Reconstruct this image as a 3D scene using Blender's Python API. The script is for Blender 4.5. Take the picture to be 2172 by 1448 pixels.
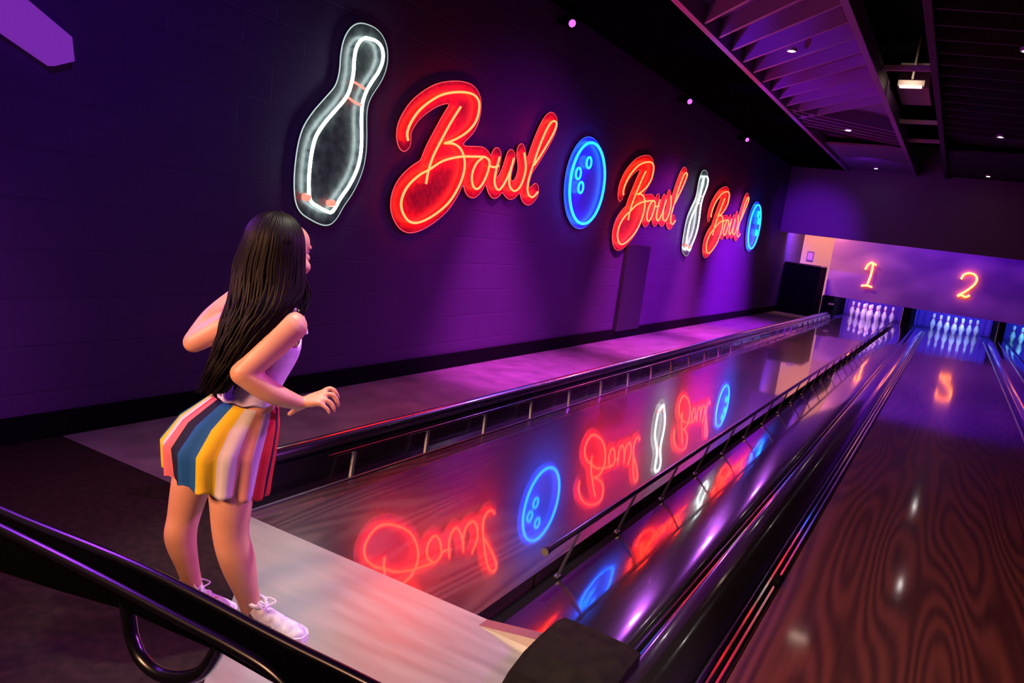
import bpy, bmesh, math, random
import numpy as np
from mathutils import Vector, Matrix
random.seed(7)
for o in list(bpy.data.objects): bpy.data.objects.remove(o)
scn = bpy.context.scene
COL = scn.collection
PI = math.pi

# ---------------------------------------------------------------- camera, view, world, lights
cam_d = bpy.data.cameras.new('camera'); cam = bpy.data.objects.new('camera', cam_d); COL.objects.link(cam)
cam_d.sensor_width = 36; cam_d.lens = 1626.43 * 36 / 2172; cam_d.clip_start = .02; cam_d.clip_end = 200
yaw, pitch, roll = .508228, .155984, .1325
fwd = Vector((-math.sin(yaw)*math.cos(pitch), math.cos(yaw)*math.cos(pitch), -math.sin(pitch)))
rt = Vector((math.cos(yaw), math.sin(yaw), 0)); up = rt.cross(fwd)
r2 = rt*math.cos(roll) + up*math.sin(roll); u2 = up*math.cos(roll) - rt*math.sin(roll)
M = Matrix((r2, u2, -fwd)).transposed().to_4x4(); M.translation = Vector((1.65218, -2.00714, 1.26063))
cam.matrix_world = M
scn.camera = cam
vs = scn.view_settings
vs.view_transform = 'Standard'; vs.look = 'None'; vs.exposure = 0; vs.gamma = 1; vs.use_curve_mapping = False
w = bpy.data.worlds.new('world'); scn.world = w; w.use_nodes = True
w.node_tree.nodes['Background'].inputs[0].default_value = (.3, .03, .8, 1)
w.node_tree.nodes['Background'].inputs[1].default_value = .012

def look(o, tgt):
    o.rotation_euler = (Vector(tgt) - o.location).to_track_quat('-Z', 'Y').to_euler()
def area(name, loc, tgt, col, power, sx, sy=None, spread=180):
    d = bpy.data.lights.new(name, 'AREA'); d.color = col; d.energy = power; d.shape = 'RECTANGLE'
    d.size = sx; d.size_y = sy or sx; d.spread = math.radians(spread)
    o = bpy.data.objects.new(name, d); COL.objects.link(o); o.location = loc; look(o, tgt); return o
def spot(name, loc, tgt, col, power, ang=60, blend=.8, rad=.03):
    d = bpy.data.lights.new(name, 'SPOT'); d.color = col; d.energy = power; d.spot_size = math.radians(ang)
    d.spot_blend = blend; d.shadow_soft_size = rad
    o = bpy.data.objects.new(name, d); COL.objects.link(o); o.location = loc; look(o, tgt); return o

VIO = (.42, .05, 1); MAG = (.8, .08, .75); BLU = (.16, .03, 1)
area('warm_lounge_light', (-.6, -3.7, 2.3), (.0, -.4, .7), (1, .48, .27), 30, .8, spread=55)          # lounge lamps behind the camera
spot('warm_lane_light', (2.3, -2.6, 2.9), (2.2, .8, 0), (1, .5, .4), 330, 56, 1, .25)
spot('violet_key_light', (3.4, 2.6, 2.6), (.1, -.5, .7), (.8, .12, 1), 800, 34, .7, .2)              # stage spot over lane 3, outside the frame
spot('violet_wall_wash', (1.4, 5.0, 2.95), (-1.8, 4.0, .7), (.36, .012, .75), 480, 66, 1, .1)
spot('violet_wall_wash', (1.4, 7.6, 2.95), (-1.8, 8.0, .5), (.42, .012, .9), 1700, 56, 1, .1)
spot('violet_wall_wash', (1.4, 10.5, 2.95), (-1.8, 11.6, .5), (.40, .012, 1), 4200, 50, 1, .1)
spot('violet_wall_wash', (.6, -1.0, 3.0), (-1.8, .4, .7), (.17, .008, .8), 150, 85, 1, .1)
for yy in (5.6, 7.6, 9.6):
    spot('violet_ceiling_spot', (-1.6, yy-.6, 2.3), (.1, yy+.4, 3.3), (.20, .008, 1), 100, 62, 1, .02)  # free-floating spots added to light the raft from below
area('masking_wash', (1.2, 15.7, 2.45), (1.4, 17.6, 1.3), (.17, .006, 1), 50, 3.8, .25)
area('passage_wash', (-1.35, 16.6, 2.5), (-1.5, 18.3, 1.4), (1, .38, .26), 60, .4, .2)
spot('passage_blue', (-1.0, 15.9, 2.3), (-1.8, 16.9, 1.5), (.2, .05, 1), 800, 60, 1, .05)
for yy in (3.2, 6.0, 8.8):
    spot('side_floor_wash', (-.95, yy, 3.05), (-1.2, yy+.6, 0), (.75, .06, .8), 1500, 50, 1, .05)  # added magenta fill to brighten the side floor, no fixture
for yy in (6.2, 9.2, 12.4):
    spot('kerb_back_light', (-1.1, yy, 3.05), (-.85, yy-5, .1), (.62, .12, 1), 130, 38, 1, .06)  # added spots without fixtures, for the highlight along the capping tube
area('violet_rack_fill', (-1.7, -1.1, 2.0), (.6, -1.25, .6), (.38, .05, 1), 12, 1.2, .1, 90)  # added unseen area light for violet highlights along the rack rails
spot('violet_rack_light', (2.2, 1.5, 3.1), (.5, -1.25, .6), (.5, .08, 1), 600, 26, 1, .12)  # added spot for violet glints on the rack, no fixture
spot('approach_pool', (.45, .05, 3.1), (.30, -.12, 0), (1, .96, .76), 330, 40, .5, .04)                       # spot added to brighten the approach floor, no fixture
spot('bulkhead_wash', (-.6, 11.5, 2.9), (-1.2, 15.3, 1.8), (.26, .008, 1), 900, 36, 1, .05)
spot('bulkhead_wash', (-.2, 13.0, 2.9), (0, 15.0, 3.1), (.3, .02, 1), 22, 100, 1, .05)

# ---------------------------------------------------------------- helpers
def mat(name, col, rough=.5, metal=0, spec=.5, ior=1.5, coat=0, coat_rough=.05, emit=None, es=0, coat_ior=1.5):
    m = bpy.data.materials.new(name); m.use_nodes = True
    b = m.node_tree.nodes['Principled BSDF']; I = b.inputs
    I['Base Color'].default_value = (*col, 1); I['Roughness'].default_value = rough; I['Metallic'].default_value = metal
    I['Specular IOR Level'].default_value = spec; I['IOR'].default_value = ior
    I['Coat Weight'].default_value = coat; I['Coat Roughness'].default_value = coat_rough; I['Coat IOR'].default_value = coat_ior
    if emit: I['Emission Color'].default_value = (*emit, 1); I['Emission Strength'].default_value = es
    return m
def nodes(m): return m.node_tree.nodes, m.node_tree.links, m.node_tree.nodes['Principled BSDF']
def noise_vary(m, c1, c2, scale=(8, 8, 8), detail=4, bump=0, rough=None, dist=0, lo=.35, hi=.65):
    N, L, b = nodes(m)
    tc = N.new('ShaderNodeTexCoord'); mp = N.new('ShaderNodeMapping'); mp.inputs['Scale'].default_value = scale
    no = N.new('ShaderNodeTexNoise'); no.inputs['Scale'].default_value = 1; no.inputs['Detail'].default_value = detail
    no.inputs['Distortion'].default_value = dist
    cr = N.new('ShaderNodeValToRGB'); cr.color_ramp.elements[0].color = (*c1, 1); cr.color_ramp.elements[1].color = (*c2, 1)
    cr.color_ramp.elements[0].position = lo; cr.color_ramp.elements[1].position = hi
    L.new(tc.outputs['Object'], mp.inputs[0]); L.new(mp.outputs[0], no.inputs['Vector']); L.new(no.outputs[0], cr.inputs[0])
    L.new(cr.outputs[0], b.inputs['Base Color'])
    if bump:
        bp = N.new('ShaderNodeBump'); bp.inputs['Strength'].default_value = bump; bp.inputs['Distance'].default_value = .01
        L.new(no.outputs[0], bp.inputs['Height']); L.new(bp.outputs[0], b.inputs['Normal'])
    if rough:
        mr = N.new('ShaderNodeMapRange'); mr.inputs['To Min'].default_value = rough[0]; mr.inputs['To Max'].default_value = rough[1]
        L.new(no.outputs[0], mr.inputs['Value']); L.new(mr.outputs[0], b.inputs['Roughness'])
    return m

def link(name, me, m, parent=None, smooth=False):
    o = bpy.data.objects.new(name, me); COL.objects.link(o)
    for mm in (m if isinstance(m, (list, tuple)) else [m]):
        if mm: me.materials.append(mm)
    if parent:
        root = parent
        while root.parent: root = root.parent
        me.transform(Matrix.Translation(-root.location)); o.parent = parent
    if smooth: me.polygons.foreach_set('use_smooth', [True]*len(me.polygons))
    return o
def build(name, bm, m, parent=None, smooth=False, fix=True):
    if fix: bmesh.ops.recalc_face_normals(bm, faces=bm.faces)
    if smooth:
        for e in bm.edges:
            if len(e.link_faces) == 2 and e.calc_face_angle(0) > 1.2: e.smooth = False
    me = bpy.data.meshes.new(name); bm.to_mesh(me); bm.free()
    return link(name, me, m, parent, smooth)
def tag(o, label, cat, group=None, kind=None):
    o['label'] = label; o['category'] = cat
    if group: o['group'] = group
    if kind: o['kind'] = kind
    return o
def struct(o):
    o['kind'] = 'structure'; return o
def empty(name, loc=(0, 0, 0)):
    o = bpy.data.objects.new(name, None); COL.objects.link(o); o.location = loc; o.empty_display_size = .1
    return o
def box(bm, a, b, bev=0):
    a = Vector(a); b = Vector(b); c = (a+b)/2; s = b-a
    r = bmesh.ops.create_cube(bm, size=1, matrix=Matrix.Translation(c) @ Matrix.Diagonal((abs(s.x), abs(s.y), abs(s.z), 1)))
    if bev:
        vs_ = set(r['verts']); es = [e for e in bm.edges if e.verts[0] in vs_ and e.verts[1] in vs_]
        bmesh.ops.bevel(bm, geom=es, offset=bev, segments=2, affect='EDGES', profile=.5)
def bx(name, a, b, m, parent=None, bev=0):
    bm = bmesh.new(); box(bm, a, b, bev); return build(name, bm, m, parent)
def ringframe(pts, closed):
    n = len(pts); T = []
    for i in range(n):
        a = pts[(i-1) % n] if (closed or i) else pts[0]; b = pts[(i+1) % n] if (closed or i < n-1) else pts[-1]
        t = (b-a); T.append(t.normalized() if t.length > 1e-9 else Vector((0, 0, 1)))
    U = []; ref = Vector((0, 0, 1)) if abs(T[0].z) < .9 else Vector((1, 0, 0))
    for t in T:
        u = ref - t*ref.dot(t)
        if u.length < 1e-6: u = t.orthogonal()
        u.normalize(); U.append(u); ref = u
    return T, U
def sweep(bm, pts, rad, seg=8, closed=False, caps=True, flat=1, matidx=0):
    pts = [Vector(p) for p in pts]; n = len(pts)
    R = rad if isinstance(rad, (list, tuple)) else [rad]*n
    T, U = ringframe(pts, closed); rings = []
    for p, t, u, r in zip(pts, T, U, R):
        v = t.cross(u)
        rings.append([bm.verts.new(p + (u*math.cos(2*PI*k/seg)*flat + v*math.sin(2*PI*k/seg))*r) for k in range(seg)])
    for i in range(n if closed else n-1):
        a, b = rings[i], rings[(i+1) % n]
        for k in range(seg):
            f = bm.faces.new((a[k], a[(k+1) % seg], b[(k+1) % seg], b[k])); f.material_index = matidx
    if caps and not closed:
        bm.faces.new(rings[0][::-1]); bm.faces.new(rings[-1])
def crom(pts, per=6, closed=False):
    P = [Vector(p) for p in pts]; n = len(P); out = []
    rng = n if closed else n-1
    for i in range(rng):
        if closed: a, b, c, d = P[(i-1) % n], P[i], P[(i+1) % n], P[(i+2) % n]
        else: a, b, c, d = P[max(i-1, 0)], P[i], P[i+1], P[min(i+2, n-1)]
        for k in range(per):
            t = k/per
            out.append(.5*((2*b) + (c-a)*t + (2*a-5*b+4*c-d)*t*t + (3*b-a-3*c+d)*t**3))
    if not closed: out.append(P[-1])
    return out
def tube(name, pts, r, m, parent=None, seg=8, closed=False):
    bm = bmesh.new(); sweep(bm, pts, r, seg, closed); return build(name, bm, m, parent, True)
def lathe(bm, prof, seg=16, mid=None, org=(0, 0, 0)):
    o = Vector(org); rings = []
    for r, z in prof:
        rings.append([bm.verts.new(o + Vector((r*math.cos(2*PI*k/seg), r*math.sin(2*PI*k/seg), z))) for k in range(seg)])
    for i in range(len(prof)-1):
        for k in range(seg):
            f = bm.faces.new((rings[i][k], rings[i][(k+1) % seg], rings[i+1][(k+1) % seg], rings[i+1][k]))
            if mid: f.material_index = mid(prof[i][1], prof[i+1][1])
    bm.faces.new(rings[0][::-1]); bm.faces.new(rings[-1])
def profile(name, pts, y0, y1, m, parent=None, smooth=False, ny=1):
    """closed x,z outline extruded along the lane"""
    bm = bmesh.new(); A = [[bm.verts.new((x, y0+(y1-y0)*j/ny, z)) for x, z in pts] for j in range(ny+1)]
    n = len(pts)
    for j in range(ny):
        for i in range(n): bm.faces.new((A[j][i], A[j][(i+1) % n], A[j+1][(i+1) % n], A[j+1][i]))
    bm.faces.new(A[0][::-1]); bm.faces.new(A[-1])
    return build(name, bm, m, parent, smooth)
def dup(o, parent=None, delta=(0, 0, 0)):
    c = o.copy(); COL.objects.link(c)
    if parent: c.parent = parent
    else: c.location = o.location + Vector(delta)
    for ch in list(o.children): dup(ch, c)
    return c

# ---------------------------------------------------------------- materials
m_wall = mat('painted_brick', (.07, .03, .10), .75, spec=.3)
N, L, b = nodes(m_wall)
tc = N.new('ShaderNodeTexCoord'); mp = N.new('ShaderNodeMapping'); mp.inputs['Rotation'].default_value = (PI/2, 0, PI/2)
sx = N.new('ShaderNodeSeparateXYZ'); cb = N.new('ShaderNodeCombineXYZ')
L.new(tc.outputs['Object'], sx.inputs[0]); L.new(sx.outputs['Y'], cb.inputs['X']); L.new(sx.outputs['Z'], cb.inputs['Y'])
br = N.new('ShaderNodeTexBrick'); br.inputs['Scale'].default_value = 1; br.inputs['Brick Width'].default_value = .44
br.inputs['Row Height'].default_value = .215; br.inputs['Mortar Size'].default_value = .008; br.inputs['Mortar Smooth'].default_value = .3
br.inputs['Color1'].default_value = (.07, .03, .10, 1); br.inputs['Color2'].default_value = (.078, .034, .11, 1); br.inputs['Mortar'].default_value = (.07, .03, .10, 1)
L.new(cb.outputs[0], br.inputs['Vector']); L.new(br.outputs[0], b.inputs['Base Color'])
no = N.new('ShaderNodeTexNoise'); no.inputs['Scale'].default_value = 35; L.new(tc.outputs['Object'], no.inputs['Vector'])
mx = N.new('ShaderNodeMath'); mx.operation = 'MULTIPLY_ADD'; mx.inputs[1].default_value = -1
ms = N.new('ShaderNodeMath'); ms.operation = 'MULTIPLY'; ms.inputs[1].default_value = .25
L.new(no.outputs[0], ms.inputs[0]); L.new(br.outputs['Fac'], mx.inputs[0]); L.new(ms.outputs[0], mx.inputs[2])
bp = N.new('ShaderNodeBump'); bp.inputs['Strength'].default_value = .45; bp.inputs['Distance'].default_value = .012
L.new(mx.outputs[0], bp.inputs['Height']); L.new(bp.outputs[0], b.inputs['Normal'])

m_black = mat('black_paint', (.004, .0035, .005), .8, spec=.05)
m_blackgloss = mat('black_gloss', (.006, .006, .008), .22, spec=.8, coat=1, coat_rough=.12)
m_soffit = mat('soffit_black', (.0015, .0013, .002), 1, spec=0)
m_rack = mat('rack_black', (.003, .003, .005), .25, spec=.5)
m_chrome = mat('dark_chrome', (.35, .35, .4), .2, 1)
m_tubecap = mat('glossy_cap', (.012, .012, .016), .25, spec=1, ior=2, coat=1, coat_rough=.08, coat_ior=2)
m_steel = mat('steel', (.32, .32, .34), .35, .9)
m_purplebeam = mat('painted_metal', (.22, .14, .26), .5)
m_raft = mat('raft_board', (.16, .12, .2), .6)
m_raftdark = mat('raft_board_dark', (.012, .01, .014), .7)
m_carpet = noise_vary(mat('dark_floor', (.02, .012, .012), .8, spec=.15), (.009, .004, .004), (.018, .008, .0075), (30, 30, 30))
m_approach = noise_vary(mat('approach_floor', (.3, .28, .24), .33, ior=2.8, spec=.9), (.24, .225, .195), (.33, .31, .27), (3, 22, 1), 5, rough=(.25, .42))
m_side = noise_vary(mat('side_floor', (.2, .15, .18), .33, ior=2.8, spec=.8), (.16, .11, .13), (.24, .17, .2), (5, 5, 5), 4, rough=(.28, .4))
def lane_mat(name, c1, c2, cr, rough, ior=1.9, cior=1.9):
    m = mat(name, c1, rough, ior=ior, coat=1, coat_rough=cr, coat_ior=cior)
    N, L, b = nodes(m)
    tc = N.new('ShaderNodeTexCoord'); mp = N.new('ShaderNodeMapping'); mp.inputs['Scale'].default_value = (2.2, .2, 1)
    nn = N.new('ShaderNodeTexNoise'); nn.inputs['Scale'].default_value = 1.6; nn.inputs['Detail'].default_value = 1.2; nn.inputs['Roughness'].default_value = .35
    mu = N.new('ShaderNodeMath'); mu.operation = 'MULTIPLY'; mu.inputs[1].default_value = 110
    sn = N.new('ShaderNodeMath'); sn.operation = 'SINE'; ad = N.new('ShaderNodeMath'); ad.operation = 'MULTIPLY_ADD'; ad.inputs[1].default_value = .5; ad.inputs[2].default_value = .5
    L.new(nn.outputs[0], mu.inputs[0]); L.new(mu.outputs[0], sn.inputs[0]); L.new(sn.outputs[0], ad.inputs[0])
    n2 = N.new('ShaderNodeTexNoise'); n2.inputs['Scale'].default_value = 60; n2.inputs['Detail'].default_value = 3
    mp2 = N.new('ShaderNodeMapping'); mp2.inputs['Scale'].default_value = (1, .03, 1)
    L.new(tc.outputs['Object'], mp.inputs[0]); L.new(mp.outputs[0], nn.inputs['Vector'])
    L.new(tc.outputs['Object'], mp2.inputs[0]); L.new(mp2.outputs[0], n2.inputs['Vector'])
    mi = N.new('ShaderNodeMath'); mi.operation = 'MULTIPLY_ADD'; mi.inputs[1].default_value = .5
    mj = N.new('ShaderNodeMath'); mj.operation = 'MULTIPLY'; mj.inputs[1].default_value = .5
    L.new(n2.outputs[0], mj.inputs[0]); L.new(ad.outputs[0], mi.inputs[0]); L.new(mj.outputs[0], mi.inputs[2])
    cr_ = N.new('ShaderNodeValToRGB'); cr_.color_ramp.elements[0].color = (*c1, 1); cr_.color_ramp.elements[1].color = (*c2, 1)
    cr_.color_ramp.elements[0].position = .2; cr_.color_ramp.elements[1].position = .75
    L.new(mi.outputs[0], cr_.inputs[0]); L.new(cr_.outputs[0], b.inputs['Base Color'])
    return m
m_lane1 = lane_mat('lane_wood_dark', (.045, .022, .022), (.10, .055, .05), .035, .22, 2.3, 2.5)
m_lane2 = lane_mat('lane_wood_brown', (.085, .027, .021), (.24, .075, .056), .07, .35)
m_cap = mat('capping_gloss', (.012, .011, .010), .16, spec=.8, ior=1.8, coat=1, coat_rough=.06, coat_ior=1.8)
N, L, b = nodes(m_cap)
tc = N.new('ShaderNodeTexCoord'); mp = N.new('ShaderNodeMapping'); mp.inputs['Scale'].default_value = (14, 2.5, 14)
no = N.new('ShaderNodeTexNoise'); no.inputs['Scale'].default_value = 1; no.inputs['Detail'].default_value = 2
bp = N.new('ShaderNodeBump'); bp.inputs['Strength'].default_value = .12; bp.inputs['Distance'].default_value = .003
L.new(tc.outputs['Object'], mp.inputs[0]); L.new(mp.outputs[0], no.inputs['Vector']); L.new(no.outputs[0], bp.inputs['Height'])
L.new(bp.outputs[0], b.inputs['Normal']); L.new(bp.outputs[0], b.inputs['Coat Normal'])
m_nose = noise_vary(mat('brown_satin', (.02, .012, .01), .7, spec=.08), (.007, .0045, .004), (.012, .008, .006), (20, 20, 20))
def neon(name, c): return mat(name, (.02, .02, .02), .4, emit=c, es=1)
m_nred = neon('neon_red', (30, .62, .17)); m_nblue = neon('neon_blue', (.03, 2.2, 20)); m_nwhite = neon('neon_white', (8, 10, 9.5))
m_nred2 = neon('neon_coral', (2.6, .35, .25))
m_ered = neon('edge_red', (1.1, .08, .09)); m_eblue = neon('edge_blue', (.02, .16, 1.2)); m_ewhite = neon('edge_white', (.5, .62, .62))  # board edges emit by themselves in place of light caught from the tubes
m_pred = noise_vary(mat('red_backing', (.6, .15, .15), .35), (.24, .03, .02), (.42, .06, .04), (25, 25, 25))
m_pblue = mat('blue_backing', (.12, .06, .6), .35)
m_pwhite = noise_vary(mat('clear_backing', (.06, .065, .065), .3), (.025, .03, .032), (.085, .095, .1), (30, 18, 18), 5)
m_white = mat('pin_white', (.85, .85, .85), .3, coat=.6)
m_pinred = mat('pin_red', (.7, .03, .03), .35)
m_curtain = mat('pit_curtain', (.16, .04, .7), .7)
m_facade = noise_vary(mat('masking_board', (.45, .4, .5), .45), (.30, .14, .40), (.6, .36, .6), (.9, .9, 1.6), 1, lo=.45, hi=.7)
m_bulk = mat('bulkhead_paint', (.10, .07, .12), .7)
m_dlrim = mat('downlight_trim', (.3, .3, .3), .4); m_dl = mat('downlight_lens', (1, 1, 1), .4, emit=(1, .9, .85), es=60)
m_lens = mat('violet_lens', (.5, .2, .7), .3, emit=(.6, .12, .95), es=1.6)
J = {'head': (0.026, -0.486, 1.091), 'crown': (0.025, -0.487, 1.182), 'chin': (0.071, -0.423, 1.004), 'neck_top': (0.027, -0.471, 0.988), 'neck': (0.018, -0.48, 0.927), 'chest': (0.018, -0.48, 0.866), 'rib': (0.013, -0.485, 0.784), 'waist': (-0.011, -0.512, 0.678), 'hip': (-0.055, -0.56, 0.578), 'sh_r': (0.123, -0.499, 0.897), 'el_r': (0.075, -0.611, 0.769), 'fa_r': (0.119, -0.548, 0.717), 'wr_r': (0.156, -0.477, 0.685), 'palm_r': (0.177, -0.44, 0.698), 'sh_l': (-0.095, -0.485, 0.884), 'el_l': (-0.191, -0.561, 0.797), 'fa_l': (-0.185, -0.51, 0.869), 'wr_l': (-0.178, -0.442, 0.934), 'hipj_r': (0.004, -0.57, 0.546), 'knee_r': (0.023, -0.564, 0.285), 'calf_r': (0.04, -0.545, 0.198), 'ank_r': (0.068, -0.499, 0.029), 'hipj_l': (-0.132, -0.556, 0.522), 'knee_l': (-0.157, -0.583, 0.282), 'calf_l': (-0.16, -0.586, 0.216), 'ank_l': (-0.124, -0.562, 0.071)}
FR = {'index': [(0.178, -0.417, 0.712), (0.186, -0.399, 0.724), (0.198, -0.387, 0.719), (0.206, -0.378, 0.7)], 'middle': [(0.191, -0.424, 0.709), (0.206, -0.407, 0.713), (0.216, -0.397, 0.7), (0.221, -0.392, 0.681)], 'ring': [(0.199, -0.437, 0.699), (0.212, -0.423, 0.696), (0.221, -0.414, 0.684), (0.225, -0.41, 0.668)], 'little': [(0.201, -0.45, 0.692), (0.214, -0.44, 0.684), (0.221, -0.433, 0.676), (0.224, -0.429, 0.666)], 'thumb': [(0.144, -0.446, 0.673), (0.116, -0.447, 0.653), (0.101, -0.456, 0.637), (0.094, -0.464, 0.623)]}
HL = [((-0.046, -0.521, 1.161), (0.057, -0.408, 1.18)), ((-0.043, -0.547, 1.134), (0.08, -0.412, 1.156)), ((-0.049, -0.554, 1.094), (0.079, -0.413, 1.116)), ((-0.045, -0.564, 1.043), (0.087, -0.419, 1.064)), ((-0.032, -0.58, 0.98), (0.101, -0.434, 1.0)), ((-0.012, -0.602, 0.932), (0.107, -0.472, 0.948)), ((-0.003, -0.623, 0.883), (0.094, -0.516, 0.895)), ((-0.004, -0.638, 0.82), (0.075, -0.552, 0.829)), ((-0.015, -0.65, 0.754), (0.05, -0.578, 0.761)), ((-0.035, -0.657, 0.698), (0.023, -0.593, 0.703)), ((-0.044, -0.652, 0.65), (-0.004, -0.608, 0.653))]
SK = [[(-0.073, -0.58, 0.673), (0.047, -0.449, 0.645)], [(-0.125, -0.637, 0.607), (0.05, -0.445, 0.592)], [(-0.155, -0.67, 0.534), (0.047, -0.448, 0.527)], [(-0.148, -0.662, 0.455), (0.041, -0.455, 0.448)], [(-0.146, -0.66, 0.452), (0.037, -0.459, 0.385)]]
TP = [((0.007, -0.492, 0.912), (0.084, -0.408, 0.922)), ((-0.003, -0.504, 0.863), (0.094, -0.397, 0.875)), ((0.002, -0.498, 0.81), (0.09, -0.401, 0.82)), ((-0.01, -0.511, 0.74), (0.076, -0.416, 0.749)), ((-0.044, -0.548, 0.655), (0.052, -0.443, 0.662))]
BOWL = [[(2.262, 1.698), (2.244, 1.745), (2.268, 1.814), (2.342, 1.909), (2.458, 1.997), (2.6, 2.073), (2.796, 2.13), (2.968, 2.15), (3.061, 2.12), (3.082, 2.051), (3.056, 1.961), (2.962, 1.872), (2.824, 1.796), (2.688, 1.744)], [(2.688, 1.744), (2.8, 1.757), (2.904, 1.73), (2.97, 1.654), (2.975, 1.556), (2.922, 1.44), (2.816, 1.319), (2.649, 1.216), (2.482, 1.154), (2.367, 1.156), (2.282, 1.218), (2.26, 1.295), (2.307, 1.389), (2.421, 1.48), (2.546, 1.541), (2.692, 1.618), (2.894, 1.674), (3.091, 1.703), (3.23, 1.72)], [(2.835, 2.031), (2.738, 1.906), (2.643, 1.762), (2.567, 1.636), (2.529, 1.527), (2.517, 1.433)], [(3.23, 1.72), (3.137, 1.657), (3.095, 1.564), (3.124, 1.485), (3.193, 1.464), (3.265, 1.519), (3.316, 1.615), (3.322, 1.694), (3.259, 1.72), (3.23, 1.72)], [(3.328, 1.662), (3.398, 1.66), (3.466, 1.679)], [(3.468, 1.752), (3.437, 1.636), (3.439, 1.538), (3.513, 1.488), (3.591, 1.547), (3.654, 1.649), (3.697, 1.769), (3.665, 1.65), (3.681, 1.543), (3.78, 1.505), (3.877, 1.571), (3.92, 1.709), (3.856, 1.839)], [(4.061, 1.761), (4.19, 1.9), (4.33, 2.072), (4.374, 2.167), (4.306, 2.184), (4.22, 2.119), (4.125, 1.962), (4.044, 1.766), (3.991, 1.604), (4.017, 1.507), (4.109, 1.483), (4.192, 1.538)]]
PIN = [(1.751, 2.24), (1.843, 2.244), (1.903, 2.215), (1.921, 2.15), (1.893, 2.073), (1.842, 2.002), (1.798, 1.933), (1.772, 1.849), (1.777, 1.75), (1.794, 1.652), (1.801, 1.552), (1.785, 1.458), (1.732, 1.35), (1.656, 1.252), (1.606, 1.175), (1.568, 1.159), (1.467, 1.186), (1.401, 1.219), (1.378, 1.303), (1.373, 1.398), (1.38, 1.503), (1.402, 1.591), (1.458, 1.675), (1.53, 1.755), (1.604, 1.836), (1.64, 1.891), (1.659, 1.962), (1.665, 2.021), (1.661, 2.097), (1.673, 2.167), (1.709, 2.219), (1.751, 2.24)]
PINS = [[(1.659, 1.962), (1.711, 1.956), (1.782, 1.94)], [(1.621, 1.868), (1.69, 1.847), (1.766, 1.838)], [(1.347, 1.233), (1.386, 1.232)], [(1.554, 1.213), (1.596, 1.216)]]
# ---------------------------------------------------------------- the room
XW = -1.8; ZC = 3.15
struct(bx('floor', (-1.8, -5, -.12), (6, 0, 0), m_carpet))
bm = bmesh.new(); P = [(-.56, 0), (-.50, -.06), (-.10, -.42), (.16, -.72), (.40, -1.0), (.9, -2.2), (6, -2.2), (6, 0)]  # diagonal left edge shapes the pale floor to where its light ends
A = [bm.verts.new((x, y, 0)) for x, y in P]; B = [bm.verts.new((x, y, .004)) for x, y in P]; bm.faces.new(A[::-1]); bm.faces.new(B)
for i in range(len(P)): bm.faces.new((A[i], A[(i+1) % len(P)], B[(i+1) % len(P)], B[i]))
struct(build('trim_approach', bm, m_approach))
struct(bx('floor_side', (XW, .0, -.12), (-.78, 18.4, .0), m_side))
struct(bx('floor_base', (-.78, 0, -.3), (6, 20.3, -.12), m_black))
struct(bx('wall_left', (XW-.15, -5, -.12), (XW, 18.6, 3.9), m_wall))
struct(bx('baseboard_shade_left', (XW, -5, 0), (XW+.02, 16.3, .12), m_black))  # black strip put in for the shade along the wall foot
struct(bx('ceiling', (XW, -5, 3.75), (6, 15.6, 3.9), m_black))
struct(bx('wall_back', (XW, 15.3, 1.77), (6, 15.5, 3.75), m_bulk))
struct(bx('ceiling_rear', (XW, 15.5, 2.6), (6, 18.6, 2.7), m_black))
struct(bx('wall_passage', (XW, 18.4, 0), (-.98, 18.6, 2.6), mat('passage_paint', (.6, .45, .4), .7)))
struct(bx('trim_ceiling', (XW, -5, ZC), (-.70, 15.3, ZC+.05), m_soffit))

# purple lit wedge shaped panel on the left wall at the upper left
bm = bmesh.new()
P = [(-1.0, 2.22), (-.235, 1.875), (-.045, 1.775), (-.03, 1.68), (-.115, 1.64), (-.31, 1.725), (-1.0, 2.0)]
A = [bm.verts.new((XW, y, z)) for y, z in P]; B = [bm.verts.new((XW+.05, y, z)) for y, z in P]
bm.faces.new(A); bm.faces.new(B[::-1])
for i in range(len(P)): bm.faces.new((A[i], A[(i+1) % len(P)], B[(i+1) % len(P)], B[i]))
tag(build('wall_light_panel', bm, mat('violet_panel', (.08, .02, .12), .5, emit=(.16, .02, .34), es=1)), 'glowing violet slanted bar with a blunt end high on the dark wall', 'light panel')
tag(bx('wall_panel', (XW, 6.62, .1), (XW+.05, 7.38, 1.16), mat('panel_black', (.01, .006, .015), .8), bev=.005), 'tall narrow dark panel on the purple wall under the second red word', 'panel')
cab = tag(empty('storage_cabinet', (-1.4, 16.9, 0)), 'black cabinet filling the dark passage left of lane 1', 'cabinet')
bx('body', (XW+.02, 16.4, 0), (-1.0, 17.4, 1.12), m_black, cab); bx('top', (XW+.02, 16.38, 1.12), (-1.0, 17.42, 1.15), m_blackgloss, cab)
ps = tag(empty('passage_sign', (-1.5, 18.4, 1.36)), 'small violet framed notice on the lit passage wall', 'sign')
bx('frame', (-1.66, 18.37, 1.22), (-1.5, 18.4, 1.46), mat('notice_frame', (.15, .05, .4), .5), ps); bx('sheet', (-1.64, 18.36, 1.25), (-1.52, 18.37, 1.43), mat('notice', (.5, .25, .9), .5), ps)

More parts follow.
